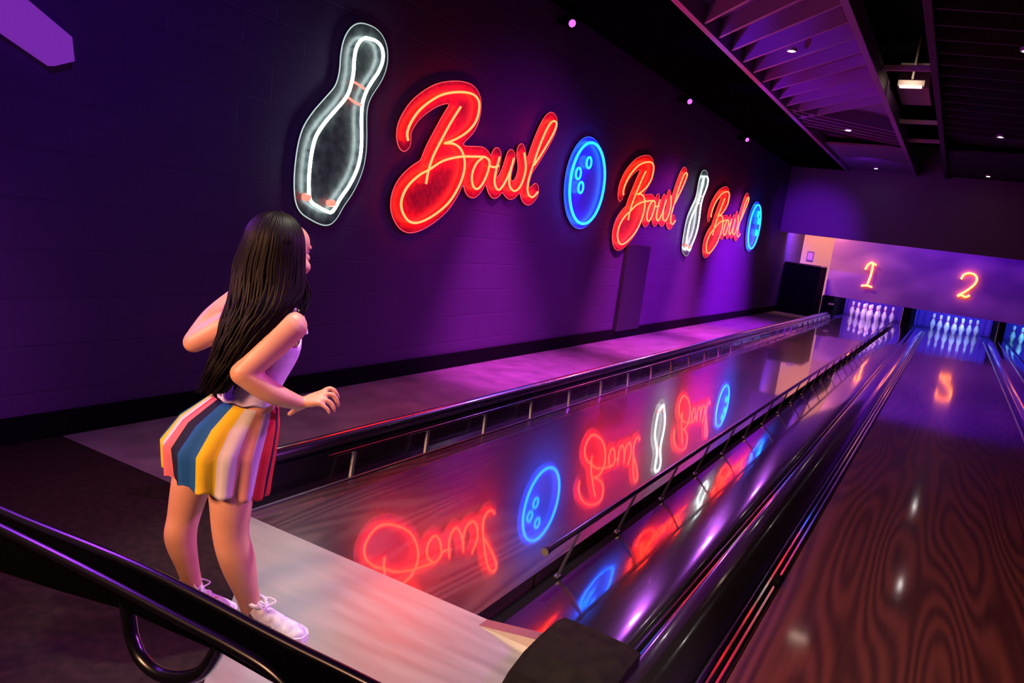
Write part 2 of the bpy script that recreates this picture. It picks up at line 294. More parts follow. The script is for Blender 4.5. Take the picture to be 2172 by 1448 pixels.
# ---------------------------------------------------------------- ceiling rafts
def raft(name, label, x0, x1, y0, y1, fin, boardm, beamm):
    t = tag(empty(name, ((x0+x1)/2, (y0+y1)/2, ZC)), label, 'ceiling raft')
    bx('edge_beam', (x0-.03, y0, ZC-.02), (x0+.03, y1, ZC+.16), beamm, t)
    bx('edge_beam', (x1-.03, y0, ZC-.02), (x1+.03, y1, ZC+.16), beamm, t)
    bx('board', (x0, y0, ZC+.16), (x1, y1, ZC+.18), boardm, t)
    bx('end_panel', (x0+.03, 11.8, ZC+.03), (x1-.03, y1, ZC+.06), boardm, t)
    for a, b in fin:
        bm = bmesh.new(); A_ = Vector((a[0], a[1], 0)); B_ = Vector((b[0], b[1], 0)); n = (B_-A_).normalized(); s = Vector((-n.y, n.x, 0))*.014
        vs_ = [bm.verts.new(p + q + Vector((0, 0, z))) for z in (ZC, ZC+.16) for p, q in ((A_, s), (B_, s), (B_, -s), (A_, -s))]
        for f in ((0, 1, 2, 3), (7, 6, 5, 4), (0, 4, 5, 1), (1, 5, 6, 2), (2, 6, 7, 3), (3, 7, 4, 0)): bm.faces.new([vs_[i] for i in f])
        build('slat', bm, beamm, t)
    return t
fins = []
x0, x1 = -.68, .57
for k in range(-2, 9):
    yl = 5.71 + .46*k; yr = yl - 1.39
    fins.append(((x0+.03, yl), (x1-.03, yr)))
for k in range(0, 7):
    yl = 8.4 + .3*k; yr = yl + 1.4
    if yr < 11.8: fins.append(((x0+.03, yl+.3), (x1-.03, yr+.3)) if yr+.3 < 11.8 else ((x0+.03, yl), (x1-.03, yr)))
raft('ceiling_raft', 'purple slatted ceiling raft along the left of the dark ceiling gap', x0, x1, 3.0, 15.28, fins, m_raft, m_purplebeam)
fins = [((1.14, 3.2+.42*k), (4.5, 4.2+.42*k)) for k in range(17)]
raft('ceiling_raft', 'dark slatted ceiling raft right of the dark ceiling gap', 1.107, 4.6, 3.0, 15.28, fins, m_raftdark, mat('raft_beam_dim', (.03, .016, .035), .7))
# plant in the open gap between the rafts
g = tag(empty('ceiling_duct', (.84, 8.4, 3.35)), 'grey brown duct box hanging in the dark gap between the ceiling rafts', 'duct')
m_duct = mat('duct_metal', (.25, .2, .17), .6)
bx('duct_box', (.64, 8.0, 3.32), (.98, 9.0, 3.6), m_duct, g, .01); bx('hanger', (.68, 8.3, 3.6), (.70, 8.32, 3.75), m_duct, g); bx('hanger', (.92, 8.3, 3.6), (.94, 8.32, 3.75), m_duct, g)
for k, (yy, lb) in enumerate(((6.6, 'nearest thin crossbar in the ceiling gap before the duct'), (9.6, 'thin crossbar in the ceiling gap behind the duct'), (11.2, 'farthest thin crossbar in the ceiling gap'))):
    tag(bx('crossbar', (.6, yy, 3.2), (1.08, yy+.05, 3.25), m_duct), lb, 'crossbar', 'crossbars in the ceiling gap')
t = tag(empty('work_light', (.83, 7.5, 3.2)), 'small pale lit batten lamp in the gap under the duct', 'lamp')
bx('housing', (.70, 7.5, 3.24), (.96, 7.6, 3.30), m_duct, t); bx('lens', (.72, 7.48, 3.225), (.94, 7.56, 3.24), mat('batten_lens', (1, 1, 1), .4, emit=(1, .8, .6), es=.9), t)
bx('hanger', (.82, 7.54, 3.30), (.84, 7.56, 3.75), m_duct, t)
spot('work_glow', (.83, 7.3, 3.2), (.83, 8.6, 3.6), (1, .75, .6), 9, 100, 1, .02)

def downlight(x, y, z, label, first=[None]):
    if first[0] is None:
        t = empty('downlight', (x, y, z)); bm = bmesh.new(); lathe(bm, [(.05, .0), (.05, -.03), (.036, -.03), (.03, -.015), (.001, -.015)], 20, org=(x, y, z)); build('trim', bm, m_dlrim, t)
        bm = bmesh.new(); lathe(bm, [(.029, -.018), (.029, -.024), (.02, -.03), (.004, -.032)], 16, org=(x, y, z)); build('lens', bm, m_dl, t); first[0] = t
    else: t = dup(first[0]); t.location = (x, y, z)
    tag(t, label, 'downlight', 'small white downlights in the ceiling'); return t
names = ['nearest', 'second', 'farthest']
for k, y in enumerate((5.75, 10.2, 14.6)):
    downlight(-.09, y, ZC+.03 if k == 2 else ZC+.04, names[k] + ' white downlight on the purple slatted ceiling raft')
for k, y in enumerate((5.69, 10.1, 14.5)):
    downlight(1.79, y, ZC+.03 if k == 2 else ZC+.04, names[k] + ' white downlight on the dark right ceiling raft')
def stage_spot(y, label):
    t = tag(empty('stage_spotlight', (XW+.1, y, 3.03)), label, 'spotlight', 'purple spotlights along the top of the wall')
    bx('bracket', (XW, y-.02, 3.0), (XW+.06, y+.02, 3.06), m_black, t)
    bm = bmesh.new(); sweep(bm, [(XW+.05, y+.05, 3.06), (XW+.17, y-.05, 3.0)], [.045, .055], 14); build('housing', bm, m_black, t, True)
    bm = bmesh.new(); sweep(bm, [(XW+.172, y-.052, 2.999), (XW+.178, y-.057, 2.996)], [.033, .030], 14); build('lens', bm, m_lens, t)
for y, lb in ((4.25, 'nearest small purple spotlight high on the dark wall'), (7.65, 'middle purple spotlight high on the wall above the ball sign'), (10.7, 'farthest small spotlight high on the wall')): stage_spot(y, lb)

# ---------------------------------------------------------------- neon signs on the left wall
XT = XW + .06
def segdist(px, py, polys):
    d = np.full(px.shape, 9.)
    for pl in polys:
        for (a, b) in zip(pl[:-1], pl[1:]):
            ax, ay = a; bx_, by = b; dx, dy = bx_-ax, by-ay; l2 = dx*dx+dy*dy+1e-12
            t = np.clip(((px-ax)*dx+(py-ay)*dy)/l2, 0, 1); d = np.minimum(d, np.hypot(px-ax-t*dx, py-ay-t*dy))
    return d
def backing(polys, off, step=.012):
    """backing board mesh following the tubes at a distance, and its outer outline"""
    al = [p for pl in polys for p in pl]; x0 = min(p[0] for p in al)-off-3*step; x1 = max(p[0] for p in al)+off+3*step
    y0 = min(p[1] for p in al)-off-3*step; y1 = max(p[1] for p in al)+off+3*step
    xs = np.arange(x0, x1, step); ys = np.arange(y0, y1, step); X, Y = np.meshgrid(xs, ys, indexing='ij')
    D = segdist(X, Y, polys) - off
    out = np.zeros(D.shape, bool); out[0, :] = out[-1, :] = out[:, 0] = out[:, -1] = True; free = D > 0
    while True:
        n = out.copy(); n[1:] |= out[:-1]; n[:-1] |= out[1:]; n[:, 1:] |= out[:, :-1]; n[:, :-1] |= out[:, 1:]; n &= free | out
        if (n == out).all(): break
        out = n
    D[(D > 0) & ~out] = -step
    bm = bmesh.new(); cache = {}
    def V(key, p):
        if key not in cache: cache[key] = bm.verts.new((0, p[0], p[1]))
        return cache[key]
    nx, ny = D.shape
    for i in range(nx-1):
        for j in range(ny-1):
            c = [(i, j), (i+1, j), (i+1, j+1), (i, j+1)]; s = [D[q] < 0 for q in c]
            if not any(s): continue
            vv = []
            for k in range(4):
                a, b = c[k], c[(k+1) % 4]
                if s[k]: vv.append(V(a, (xs[a[0]], ys[a[1]])))
                if s[k] != s[(k+1) % 4]:
                    t = D[a]/(D[a]-D[b]); key = (min(a, b), max(a, b))
                    vv.append(V(key, (xs[a[0]]+(xs[b[0]]-xs[a[0]])*t, ys[a[1]]+(ys[b[1]]-ys[a[1]])*t)))
            if len(vv) > 2:
                try: bm.faces.new(vv)
                except ValueError: pass
    be = [e for e in bm.edges if len(e.link_faces) == 1]; nb = {}
    for e in be:
        for a, b in ((e.verts[0], e.verts[1]), (e.verts[1], e.verts[0])): nb.setdefault(a, []).append(b)
    loops = []; left = set(nb)
    while left:
        s = left.pop(); lp = [s]; cur = s
        while True:
            nx_ = [v for v in nb[cur] if v in left]
            if not nx_: break
            cur = nx_[0]; left.discard(cur); lp.append(cur)
        if len(lp) > 30: loops.append([v.co.copy() for v in lp])
    bmesh.ops.recalc_face_normals(bm, faces=bm.faces)
    r = bmesh.ops.extrude_face_region(bm, geom=list(bm.faces)); bmesh.ops.translate(bm, vec=(.006, 0, 0), verts=[v for v in r['geom'] if isinstance(v, bmesh.types.BMVert)])
    return bm, loops
def smooth_loop(lp):
    n = len(lp); q = [sum((lp[(i+k) % n] for k in range(-3, 4)), Vector())/7 for i in range(n)]
    return q[::2]
def neon_sign(name, label, group, strokes, mtube, off, mback, medge, rad, extra=(), parts=None):
    t = tag(empty(name, (XW, strokes[0][0][0], strokes[0][0][1])), label, 'neon sign', group)
    S = [[(p.x, p.y) for p in crom([(a, b, 0) for a, b in s], 5)] for s in strokes]
    bm, loops = backing(S, off)
    o = build('backing_board', bm, mback, t); me = o.data
    for v in me.vertices: v.co.x += XW + .022
    for lp in loops:
        tube('board_edge', [Vector((XW+.027, p.y, p.z)) for p in smooth_loop(lp)], .0038, medge, t, 5, True)
    for k, s in enumerate(S):
        closed = (Vector(s[0])-Vector(s[-1])).length < 1e-4
        pts = [Vector((XT, y, z)) for y, z in s]
        tube(parts[k] if parts else 'neon_tube', pts[:-1] if closed else pts, rad, mtube, t, 8, closed)
    for s, mm, rr, nm in extra:
        tube(nm, [Vector((XT, p.x, p.y)) for p in crom([(a, b, 0) for a, b in s], 4)], rr, mm, t)
    cy = [p for s in strokes for p in s]
    for p in cy[2::9]: tube('standoff', [(XW, p[0], p[1]), (XT, p[0], p[1])], .006, m_steel, t, 6)
    return t
bw = neon_sign('neon_word_sign', 'largest and nearest red neon word Bowl in script, right of the big pin', 'red neon words along the wall', BOWL, m_nred, .075, m_pred, m_ered, .0085,
    parts=['letter_tube_b_top', 'letter_tube_b_bowl', 'letter_tube_b_stem', 'letter_tube_o', 'letter_tube_joint', 'letter_tube_w', 'letter_tube_l'])
for dy, lb in ((3.93, 'middle red neon word Bowl, between the large blue ball and the thin pin sign'), (7.51, 'farthest and smallest red neon word Bowl, beside the last blue ball')):
    c = dup(bw, delta=(0, dy, 0)); c['label'] = lb
pn = neon_sign('neon_pin_sign', 'large white neon bowling pin sign above the girl', 'white neon pins along the wall', [PIN], m_nwhite, .085, m_pwhite, m_ewhite, .010,
    [(PINS[0], m_nred2, .008, 'neck_stripe'), (PINS[1], m_nred2, .008, 'neck_stripe'), (PINS[2], m_nred2, .022, 'tube_end'), (PINS[3], m_nred2, .022, 'tube_end')], ['pin_outline_tube'])
c = dup(pn, delta=(0, 7.38, .0)); c['label'] = 'slim distant white neon pin sign between the two far red words'
def circ(cy, cz, r, n=28): return [(cy+r*math.cos(2*PI*k/n), cz+r*math.sin(2*PI*k/n)) for k in range(n+1)]
def ball(cy, holes, label):
    t = neon_sign('neon_ball_sign', label, 'blue neon balls along the wall', [circ(cy, 1.72, .405)], m_nblue, .055, m_pblue, m_eblue, .0125, parts=['ball_outline_tube'])
    for h in holes:
        tube('finger_hole_tube', [Vector((XT, a, b)) for a, b in circ(h[0], h[1], .055, 16)[:-1]], .010, m_nblue, t, 8, True)
ball(5.22, [(5.175, 1.925), (4.969, 1.793), (5.068, 1.667)], 'large blue neon bowling ball sign right of the nearest red word')
ball(12.68, [(12.80, 1.96), (12.92, 1.84), (12.90, 1.62)], 'farthest blue neon bowling ball sign at the end of the wall')

# ---------------------------------------------------------------- lanes
LN = ['first', 'second', 'third']
LX = [0, 1.82, 3.47]; LY1 = 20.1
def lane(k, x0, x1, m, label):
    return tag(bx('bowling_lane', (x0, 0, -.12), (x1, LY1, 0), m), label, 'bowling lane', 'bowling lanes')
lane(0, -.545, .535, m_lane1, 'glossy dark bowling mirroring the neon signs, leftmost of the lanes')
lane(1, 1.295, 2.39, m_lane2, 'brown wood grain bowling lane at the right of the picture')
lane(2, 2.93, 4.02, m_lane2, 'sliver of the third bowling lane at the far right')
# left kerb: black fascia with a fat glossy capping tube and a thin bumper rail
k = tag(empty('lane_kerb', (-.74, 0, 0)), 'black kerb with fat glossy capping tube along the left side of lane 1', 'kerb')
profile('fascia', [(-.545, -.12), (-.56, -.01), (-.60, -.035), (-.665, -.02), (-.685, .09), (-.80, .09), (-.80, -.12)], -.02, 17.0, m_blackgloss, k)
bm = bmesh.new(); sweep(bm, [(-.745, y, .118) for y in np.linspace(-.03, 17.0, 30)], .038, 16); build('capping_tube', bm, m_tubecap, k, True)
profile('glow_strip', [(-.552, -.012), (-.552, .004), (-.566, .004), (-.566, -.012)], .0, 17.0, m_steel, k)
def bumper(name, label, x, z, y0, y1, r, n, xf, zf, first_y, gap):
    t = tag(empty(name, (x, y0, 0)), label, 'bumper rail', 'gutter bumper rails')
    tube('rail', [(x, y, z) for y in np.linspace(y0, y1, 20)], r, m_blackgloss, t, 12)
    tube('end_cap', [(x, y0-.004, z), (x, y0+.012, z)], r*1.15, m_rack, t, 12)
    p0 = None
    for i in range(n):
        y = first_y + gap*i
        if y > y1: break
        if p0 is None:
            bm = bmesh.new()
            sweep(bm, [(xf, y-.05, zf), (x, y, z-r)], .011, 4, flat=.5); box(bm, (xf-.009, y-.062, zf-.004), (xf+.009, y-.038, zf+.004))
            p0 = build('strut', bm, m_steel, t)
        else:
            c = p0.copy(); COL.objects.link(c); c.location.y = p0.location.y + gap*i
    return t
bumper('bumper_rail', 'thin bumper rail on the left of lane 1 below the fat capping tube', -.635, .098, .55, 16.6, .008, 28, -.60, -.03, .72, .585)
bumper('bumper_rail', 'thick black bumper rail on short struts along the right of lane 1', .645, .185, .22, 17.0, .0125, 30, .603, -.0, .50, .573)
# division between lane 1 and lane 2
d = tag(empty('lane_divider', (.8, 0, 0)), 'broad glossy dark capping between lane 1 and lane 2', 'lane divider', 'lane dividers')
profile('gutter', [(.535, -.12), (.54, -.05), (.575, -.05), (.585, -.008), (.62, -.008), (.64, -.12)], .0, 17.4, m_black, d)
def soft(pts, k_=5): return [(p.x, p.y) for p in crom([(a, c_, 0) for a, c_ in pts], k_)]
def cap_strip(x0, x1, pts, y0):
    o_ = profile('capping', [(x0, -.12)] + soft(pts) + [(x1, -.12)], y0, 17.4, m_cap, d if x0 < 2 else d2, True)
    return o_
cap_strip(.619, 1.046, [(.62, -.006), (.66, .008), (.72, .024), (.78, .037), (.86, .050), (.95, .058), (1.01, .060), (1.035, .052), (1.045, .03)], .0)
cap_strip(1.045, 1.221, [(1.046, .02), (1.06, .058), (1.08, .068), (1.14, .062), (1.19, .04), (1.218, .018)], -.12)
for i, x in enumerate((1.222, 1.246, 1.270)):
    profile('edge_strip', [(x, -.12), (x, .010-.002*i), (x+.009, .013-.002*i), (x+.018, .008-.002*i), (x+.022, -.006), (x+.022, -.12)], -.4, 17.4, [m_chrome, m_blackgloss, m_chrome][i], d)
bm = bmesh.new(); box(bm, (1.262, 1.02, .0), (1.29, 1.07, .028), .004); build('latch', bm, m_black, d)
# the rounded cover at the front of the divider
bm = bmesh.new(); pr = [(.03, .108), (-.07, .108), (-.17, .095), (-.25, .06), (-.30, .012), (-.31, 0), (.03, 0)]
A = [[bm.verts.new((x, y + sh, z*zz)) for y, z in pr] for x, sh, zz in ((.80, 0, .66), (.83, -.01, .95), (.94, -.02, 1.0), (1.05, -.03, 1), (1.085, -.03, .9))]
for a, b in zip(A[:-1], A[1:]):
    for i in range(len(pr)): bm.faces.new((a[i], a[(i+1) % len(pr)], b[(i+1) % len(pr)], b[i]))
bm.faces.new(A[0]); bm.faces.new(A[-1][::-1])
tag(build('divider_nose_cover', bm, m_nose), 'dark brown rounded cover at the front end of the lane divider', 'cover')
tag(profile('gutter_ramp', [(.56, .001), (.79, .04), (.80, .001)], -.05, .0, mat('ramp_grey', (.10, .08, .09), .3, ior=2)), 'small pale wedge plate in front of the gutter beside the brown cover', 'plate')
d2 = tag(empty('lane_divider', (2.6, 0, 0)), 'glossy dark capping between lane 2 and lane 3', 'lane divider', 'lane dividers')
cap_strip(2.39, 2.93, [(2.395, .0), (2.44, .012), (2.47, -.01), (2.52, .03), (2.62, .055), (2.74, .055), (2.84, .03), (2.88, -.01), (2.925, .01)], .0)
profile('edge_strip', [(2.40, .001), (2.405, .012), (2.425, .012), (2.43, .001)], .0, 17.4, m_chrome, d2)
profile('edge_strip', [(2.655, .055), (2.66, .075), (2.69, .075), (2.695, .055)], .0, 17.4, m_chrome, d2)

# ---------------------------------------------------------------- pin end
struct(bx('wall_masking', (-.98, 17.6, .48), (6, 17.72, 2.6), m_facade))
def kick(x0, x1, label):
    t = tag(empty('pit_partition', ((x0+x1)/2, 17.5, 0)), label, 'partition', 'black partitions between the pin decks')
    bx('body', (x0, 17.42, -.12), (x1, 20.3, .479), m_black, t); bx('edge', (x0-.012, 17.41, .0), (x0, 17.45, .47), m_steel, t)
kick(-.98, -.76, 'black partition left of the lane 1 pins'); kick(.76, .93, 'black partition between the lane 1 and lane 2 pins')
kick(2.62, 2.75, 'black partition between the lane 2 and lane 3 pins')
bx_ = tag(empty('ball_sensor', (-.72, 16.9, 0)), 'small black sensor box at the far end of the left kerb', 'sensor')
bx('body', (-.80, 17.03, .0), (-.66, 17.2, .30), m_black, bx_, .01); bx('cap', (-.78, 17.02, .30), (-.68, 17.18, .33), m_steel, bx_)
# pin deck sides and curtain
struct(bx('floor_pit', (-.76, 17.4, -.119), (4.6, 20.3, -.02), mat('pit_floor', (.05, .03, .2), .3)))
for i, (a, b, lb) in enumerate(((-.76, .76, 'violet pit curtain behind the leftmost set of pins'), (.93, 2.62, 'blue violet pit curtain behind the set of pins under the neon 2'), (2.75, 4.5, 'pit curtain behind the pins cut off at the right edge'))):
    bm = bmesh.new(); n = 40
    A = [[bm.verts.new((a+(b-a)*j/n, 20.12+.012*math.sin(j*1.9)+.02*zz, zz)) for j in range(n+1)] for zz in (-.02, .9)]
    for j in range(n): bm.faces.new((A[0][j], A[0][j+1], A[1][j+1], A[1][j]))
    r = bmesh.ops.extrude_face_region(bm, geom=list(bm.faces)); bmesh.ops.translate(bm, vec=(0, .02, 0), verts=[v for v in r['geom'] if isinstance(v, bmesh.types.BMVert)])
    tag(build('pit_curtain', bm, m_curtain), lb, 'curtain', 'pit curtains')
    cx = LX[i]
    area('pit_light', (cx, 17.85, .74), (cx, 19.6, .05), [(.62, .3, 1), (.2, .32, 1), (.12, .45, 1)][i], [26, 30, 24][i], 1.3, .12)
PROF = [(.026, 0), (.031, .008), (.040, .05), (.052, .09), (.0595, .114), (.0605, .13), (.056, .16), (.045, .195), (.032, .225), (.0245, .25), (.023, .262), (.0235, .275), (.0265, .30), (.0305, .325), (.0323, .345), (.030, .362), (.022, .375), (.010, .381), (.002, .3815)]
bm = bmesh.new(); lathe(bm, PROF, 18); body0 = None
pinbody = bpy.data.meshes.new('pin_body'); bm.to_mesh(pinbody); bm.free(); pinbody.materials.append(m_white)
for p in pinbody.polygons: p.use_smooth = True
bm = bmesh.new(); lathe(bm, [(.0262, .243), (.0256, .25), (.0252, .2545)], 18); lathe(bm, [(.0248, .264), (.0252, .275), (.0262, .280)], 18)
pinstripe = bpy.data.meshes.new('pin_stripe'); bm.to_mesh(pinstripe); bm.free(); pinstripe.materials.append(m_pinred)
ROW = ['front row', 'second row', 'third row', 'back row']
POS = [['alone at the head'], ['left one', 'right one'], ['left one', 'middle one', 'right one'], ['leftmost', 'second from left', 'second from right', 'rightmost']]
for li, cx in enumerate(LX):
    for row in range(4):
        for c in range(row+1):
            x = cx + (c-row/2)*.3048; y = 18.29 + row*.264
            if li == 2 and x > 3.25: continue
            t = tag(empty('bowling_pin', (x, y, 0)), 'white bowling pin on the %s lane from the left, %s, %s' % (LN[li], ROW[row], POS[row][c]), 'bowling pin', 'bowling pins on the %s lane' % LN[li])
            for nm, me in (('body', pinbody), ('neck_stripe', pinstripe)):
                o = bpy.data.objects.new(nm, me); COL.objects.link(o); o.parent = t
def numeral(name, label, pts, extra=()):
    t = tag(empty(name, (pts[0][0], 17.55, pts[0][1])), label, 'neon sign', 'neon lane numbers')
    for s in [pts] + list(extra):
        tube('neon_tube', [Vector((p.x, 17.54, p.y)) for p in crom([(a, b, 0) for a, b in s], 5)], .022, mat('neon_orange', (.5, .5, .5), emit=(6, 1.1, .12), es=1), t)
    for p in (pts[0], pts[-1]): tube('standoff', [(p[0], 17.6, p[1]), (p[0], 17.54, p[1])], .012, m_steel, t, 6)
numeral('lane_number_sign', 'orange neon numeral two above the middle set of pins', [(1.74, 1.27), (1.77, 1.37), (1.85, 1.42), (1.96, 1.41), (2.03, 1.33), (2.01, 1.2), (1.89, 1.04), (1.74, .90), (1.81, .93), (1.89, .90), (1.97, .95)])
numeral('lane_number_sign', 'orange neon numeral one with serifs, above the leftmost set of pins', [(-.20, 1.20), (-.16, 1.32), (-.07, 1.37), (-.06, 1.1), (-.10, .84)], [[(-.22, .82), (-.10, .84), (.02, .82)], [(-.07, 1.37), (.01, 1.33)]])

# ---------------------------------------------------------------- black rack in the foreground
k = tag(empty('ball_rack', (.6, -1.25, 0)), 'black glossy tubular rack with a hooped handle across the lower left corner', 'rack')
YR = -1.25
tube('rail', crom([(-.3, YR, .568), (.16, YR, .586), (.595, YR, .620), (.921, YR, .624), (1.096, YR, .628), (1.5, YR, .63)], 6), .0085, m_rack, k, 12)
tube('rail', crom([(-.25, YR-.03, .555), (.30, YR-.03, .582), (.55, YR-.03, .592), (.74, YR-.03, .597), (.86, YR-.03, .600), (.94, YR-.03, .595), (.99, YR-.03, .57), (1.02, YR-.03, .5)], 6), .009, m_rack, k, 12)
bm = bmesh.new()
rows = [(-.3, .45, .565), (.168, .475, .585), (.40, .515, .603), (.58, .550, .617), (.70, .560, .62), (.818, .572, .622), (.933, .572, .622), (1.1, .575, .625), (1.5, .58, .627)]
F_ = [[bm.verts.new(q) for q in ((x, YR-.02, za), (x, YR-.026, zb-.012), (x, YR+.006, zb-.002), (x, YR+.01, za))] for x, za, zb in rows]
for a, b in zip(F_[:-1], F_[1:]):
    for i in range(4): bm.faces.new((a[i], a[(i+1) % 4], b[(i+1) % 4], b[i]))
bm.faces.new(F_[0]); bm.faces.new(F_[-1][::-1])
build('side_panel', bm, m_soffit, k)
tube('hoop_handle', crom([(.570, YR-.01, .57), (.585, YR-.01, .53), (.597, YR-.01, .499), (.625, YR-.01, .474), (.672, YR-.01, .468), (.73, YR-.01, .487), (.775, YR-.01, .52), (.805, YR-.01, .575)], 6), .0115, m_rack, k, 12)
tube('leg', [(1.42, YR, .6), (1.45, YR, 0.005)], .015, m_rack, k, 10); tube('leg', [(-.22, YR, .5), (-.26, YR, 0.005)], .015, m_rack, k, 10)
# ---------------------------------------------------------------- the girl
girl = tag(empty('person', (-.03, -.53, 0)), 'girl with long dark hair, striped skirt and lilac top, seen from behind at the lane', 'person')
V3 = Vector
RV = V3((.674, .739, 0)); DV = V3((-.739, .674, 0)); UP = V3((0, 0, 1))
m_skin = noise_vary(mat('skin', (.5, .24, .16), .5), (.47, .22, .145), (.53, .26, .175), (14, 14, 14))
m_skin.node_tree.nodes['Principled BSDF'].inputs['Subsurface Weight'].default_value = .08
bm = bmesh.new()
def limb(pts, rad, seg=24, per=5):
    """tapered limb with domed ends"""
    P_ = crom(pts, per); R_ = [q.x for q in crom([(a, 0, 0) for a in rad], per)]
    a, b = (P_[0]-P_[1]).normalized(), (P_[-1]-P_[-2]).normalized()
    h = [P_[0] + a*R_[0]*s for s in (.98, .8, .45)]; t_ = [P_[-1] + b*R_[-1]*s for s in (.45, .8, .98)]
    sweep(bm, h + P_ + t_, [R_[0]*.2, R_[0]*.6, R_[0]*.89] + R_ + [R_[-1]*.89, R_[-1]*.6, R_[-1]*.2], seg)
def ellip(c, rx, ry, rz, rot=None):
    Mx = Matrix.Translation(V3(c)) @ ((rot or Matrix()).to_4x4()) @ Matrix.Diagonal((rx, ry, rz, 1))
    bmesh.ops.create_uvsphere(bm, u_segments=24, v_segments=16, radius=1, matrix=Mx)
g = {k_: V3(v_) for k_, v_ in J.items()}
# facing direction of the head and the trunk
HF = V3((.10, .99, -.03)).normalized(); HR = HF.cross(UP).normalized(); HU = HR.cross(HF)
HM = Matrix((HR, HF, HU)).transposed()
hc = g['head'] + RV*.012
def hp(x, y, z): return hc + HR*x + HF*y + HU*z
ellip(hc + HU*.015 - HF*.008, .070, .084, .082, HM); ellip(hp(0, .022, -.035), .056, .064, .066, HM); ellip(hp(0, .022, .03), .060, .060, .052, HM); ellip(hp(0, .045, -.078), .028, .03, .024, HM)
ellip(hp(0, .088, -.012), .010, .017, .014, HM); limb([hp(0, .072, .018), hp(0, .088, -.008)], [.008, .010], 8, 2)
ellip(hp(-.034, .055, -.035), .022, .022, .022, HM); ellip(hp(.034, .055, -.035), .022, .022, .022, HM)
ellip(hp(0, .074, -.042), .017, .010, .0055, HM); ellip(hp(0, .071, -.052), .015, .010, .0055, HM)
for s in (-1, 1): ellip(hp(.072*s, -.002, -.008), .008, .017, .026, HM); ellip(hp(.026*s, .070, .02), .02, .008, .007, HM)
limb([g['neck'] - UP*.02, g['neck_top']], [.034, .032]); 
# trunk: shaped rings across the shoulder line
SR = (g['sh_r'] - g['sh_l']).normalized(); SR.z *= .3; SR.normalize(); SF = UP.cross(SR).normalized()
def trunk(rows, seg=28, obj=None, close=True):
    b_ = obj or bm; rings = []
    for c, a, b2, tilt in rows:
        rings.append([b_.verts.new(V3(c) + SR*math.cos(2*PI*k_/seg)*a + SF*math.sin(2*PI*k_/seg)*b2 + UP*tilt*math.cos(2*PI*k_/seg)) for k_ in range(seg)])
    for r_a, r_b in zip(rings[:-1], rings[1:]):
        for k_ in range(seg): b_.faces.new((r_a[k_], r_a[(k_+1) % seg], r_b[(k_+1) % seg], r_b[k_]))
    if close: b_.faces.new(rings[0][::-1]); b_.faces.new(rings[-1])
    return rings
trunk([(g['neck']+UP*.0, .03, .03, 0), (g['neck']-UP*.028, .070, .042, 0), (g['chest']+UP*.008, .104, .058, 0), (g['chest']-UP*.04, .100, .066, 0), (g['rib'], .092, .066, 0), (g['waist']+UP*.02, .084, .062, 0), (g['waist']-UP*.03, .092, .068, 0), (g['hip'], .110, .085, 0), (g['hip']-UP*.06, .112, .082, 0), (g['hip']-UP*.10, .08, .06, 0)])
def mixp(a, b, t): return g[a].lerp(g[b], t)
limb([g['neck']-UP*.03+SR*.03, g['sh_r']], [.036, .040]); limb([g['neck']-UP*.03-SR*.03, g['sh_l']], [.036, .038])
limb([g['sh_r'], mixp('sh_r', 'el_r', .5), g['el_r']], [.043, .040, .034]); limb([g['el_r'], g['fa_r'], g['wr_r']], [.034, .031, .0205])
limb([g['sh_l'], mixp('sh_l', 'el_l', .5), g['el_l']], [.040, .037, .031]); limb([g['el_l'], g['fa_l'], g['wr_l']], [.031, .029, .020])
limb([g['hipj_r']-UP*.05-RV*.012+DV*.02, mixp('hipj_r', 'knee_r', .55), g['knee_r'], g['calf_r'], mixp('calf_r', 'ank_r', .6), g['ank_r']], [.062, .061, .050, .049, .034, .029])
limb([g['hipj_l']-UP*.04, mixp('hipj_l', 'knee_l', .5), g['knee_l'], g['calf_l'], mixp('calf_l', 'ank_l', .6), g['ank_l']], [.060, .058, .046, .045, .032, .028])
# hands
wr = g['wr_r']; kn = [V3(FR[n][0]) for n in ('index', 'middle', 'ring', 'little')]; kc = sum(kn, V3())/4
for p_, r_ in zip(kn, (.0095, .010, .0095, .0085)): limb([wr.lerp(kc, .1), wr.lerp(p_, .55), p_], [.014, .0125, r_], 10, 3)
for n, r_ in (('index', .0078), ('middle', .008), ('ring', .0076), ('little', .0066)): limb([V3(q) for q in FR[n]], [r_*1.08, r_, r_*.95, r_*.8], 10, 3)
limb([wr.lerp(kc, .25)] + [V3(q) for q in FR['thumb'][:3]] , [.0125, .0105, .0088, .0075], 10, 3)
wl = g['wr_l']; hd = V3((.25, .75, .45)).normalized(); hs = V3((.85, -.25, -.1)).normalized()
pl = wl + hd*.055
for i, (o_, ln) in enumerate(((-.022, .040), (-.008, .046), (.007, .043), (.020, .033))):
    k0 = wl + hd*.058 + hs*o_; limb([wl, wl.lerp(k0, .6), k0], [.014, .0125, .009], 10, 3)
    limb([k0, k0+hd*ln*.5, k0+hd*ln*.8-hs.cross(hd)*.012, k0+hd*ln-hs.cross(hd)*.026], [.0085, .008, .0075, .0062], 10, 3)
limb([wl+hd*.015, wl+hd*.03-hs*.028, wl+hd*.052-hs*.040, wl+hd*.068-hs*.040], [.012, .010, .0085, .007], 10, 3)
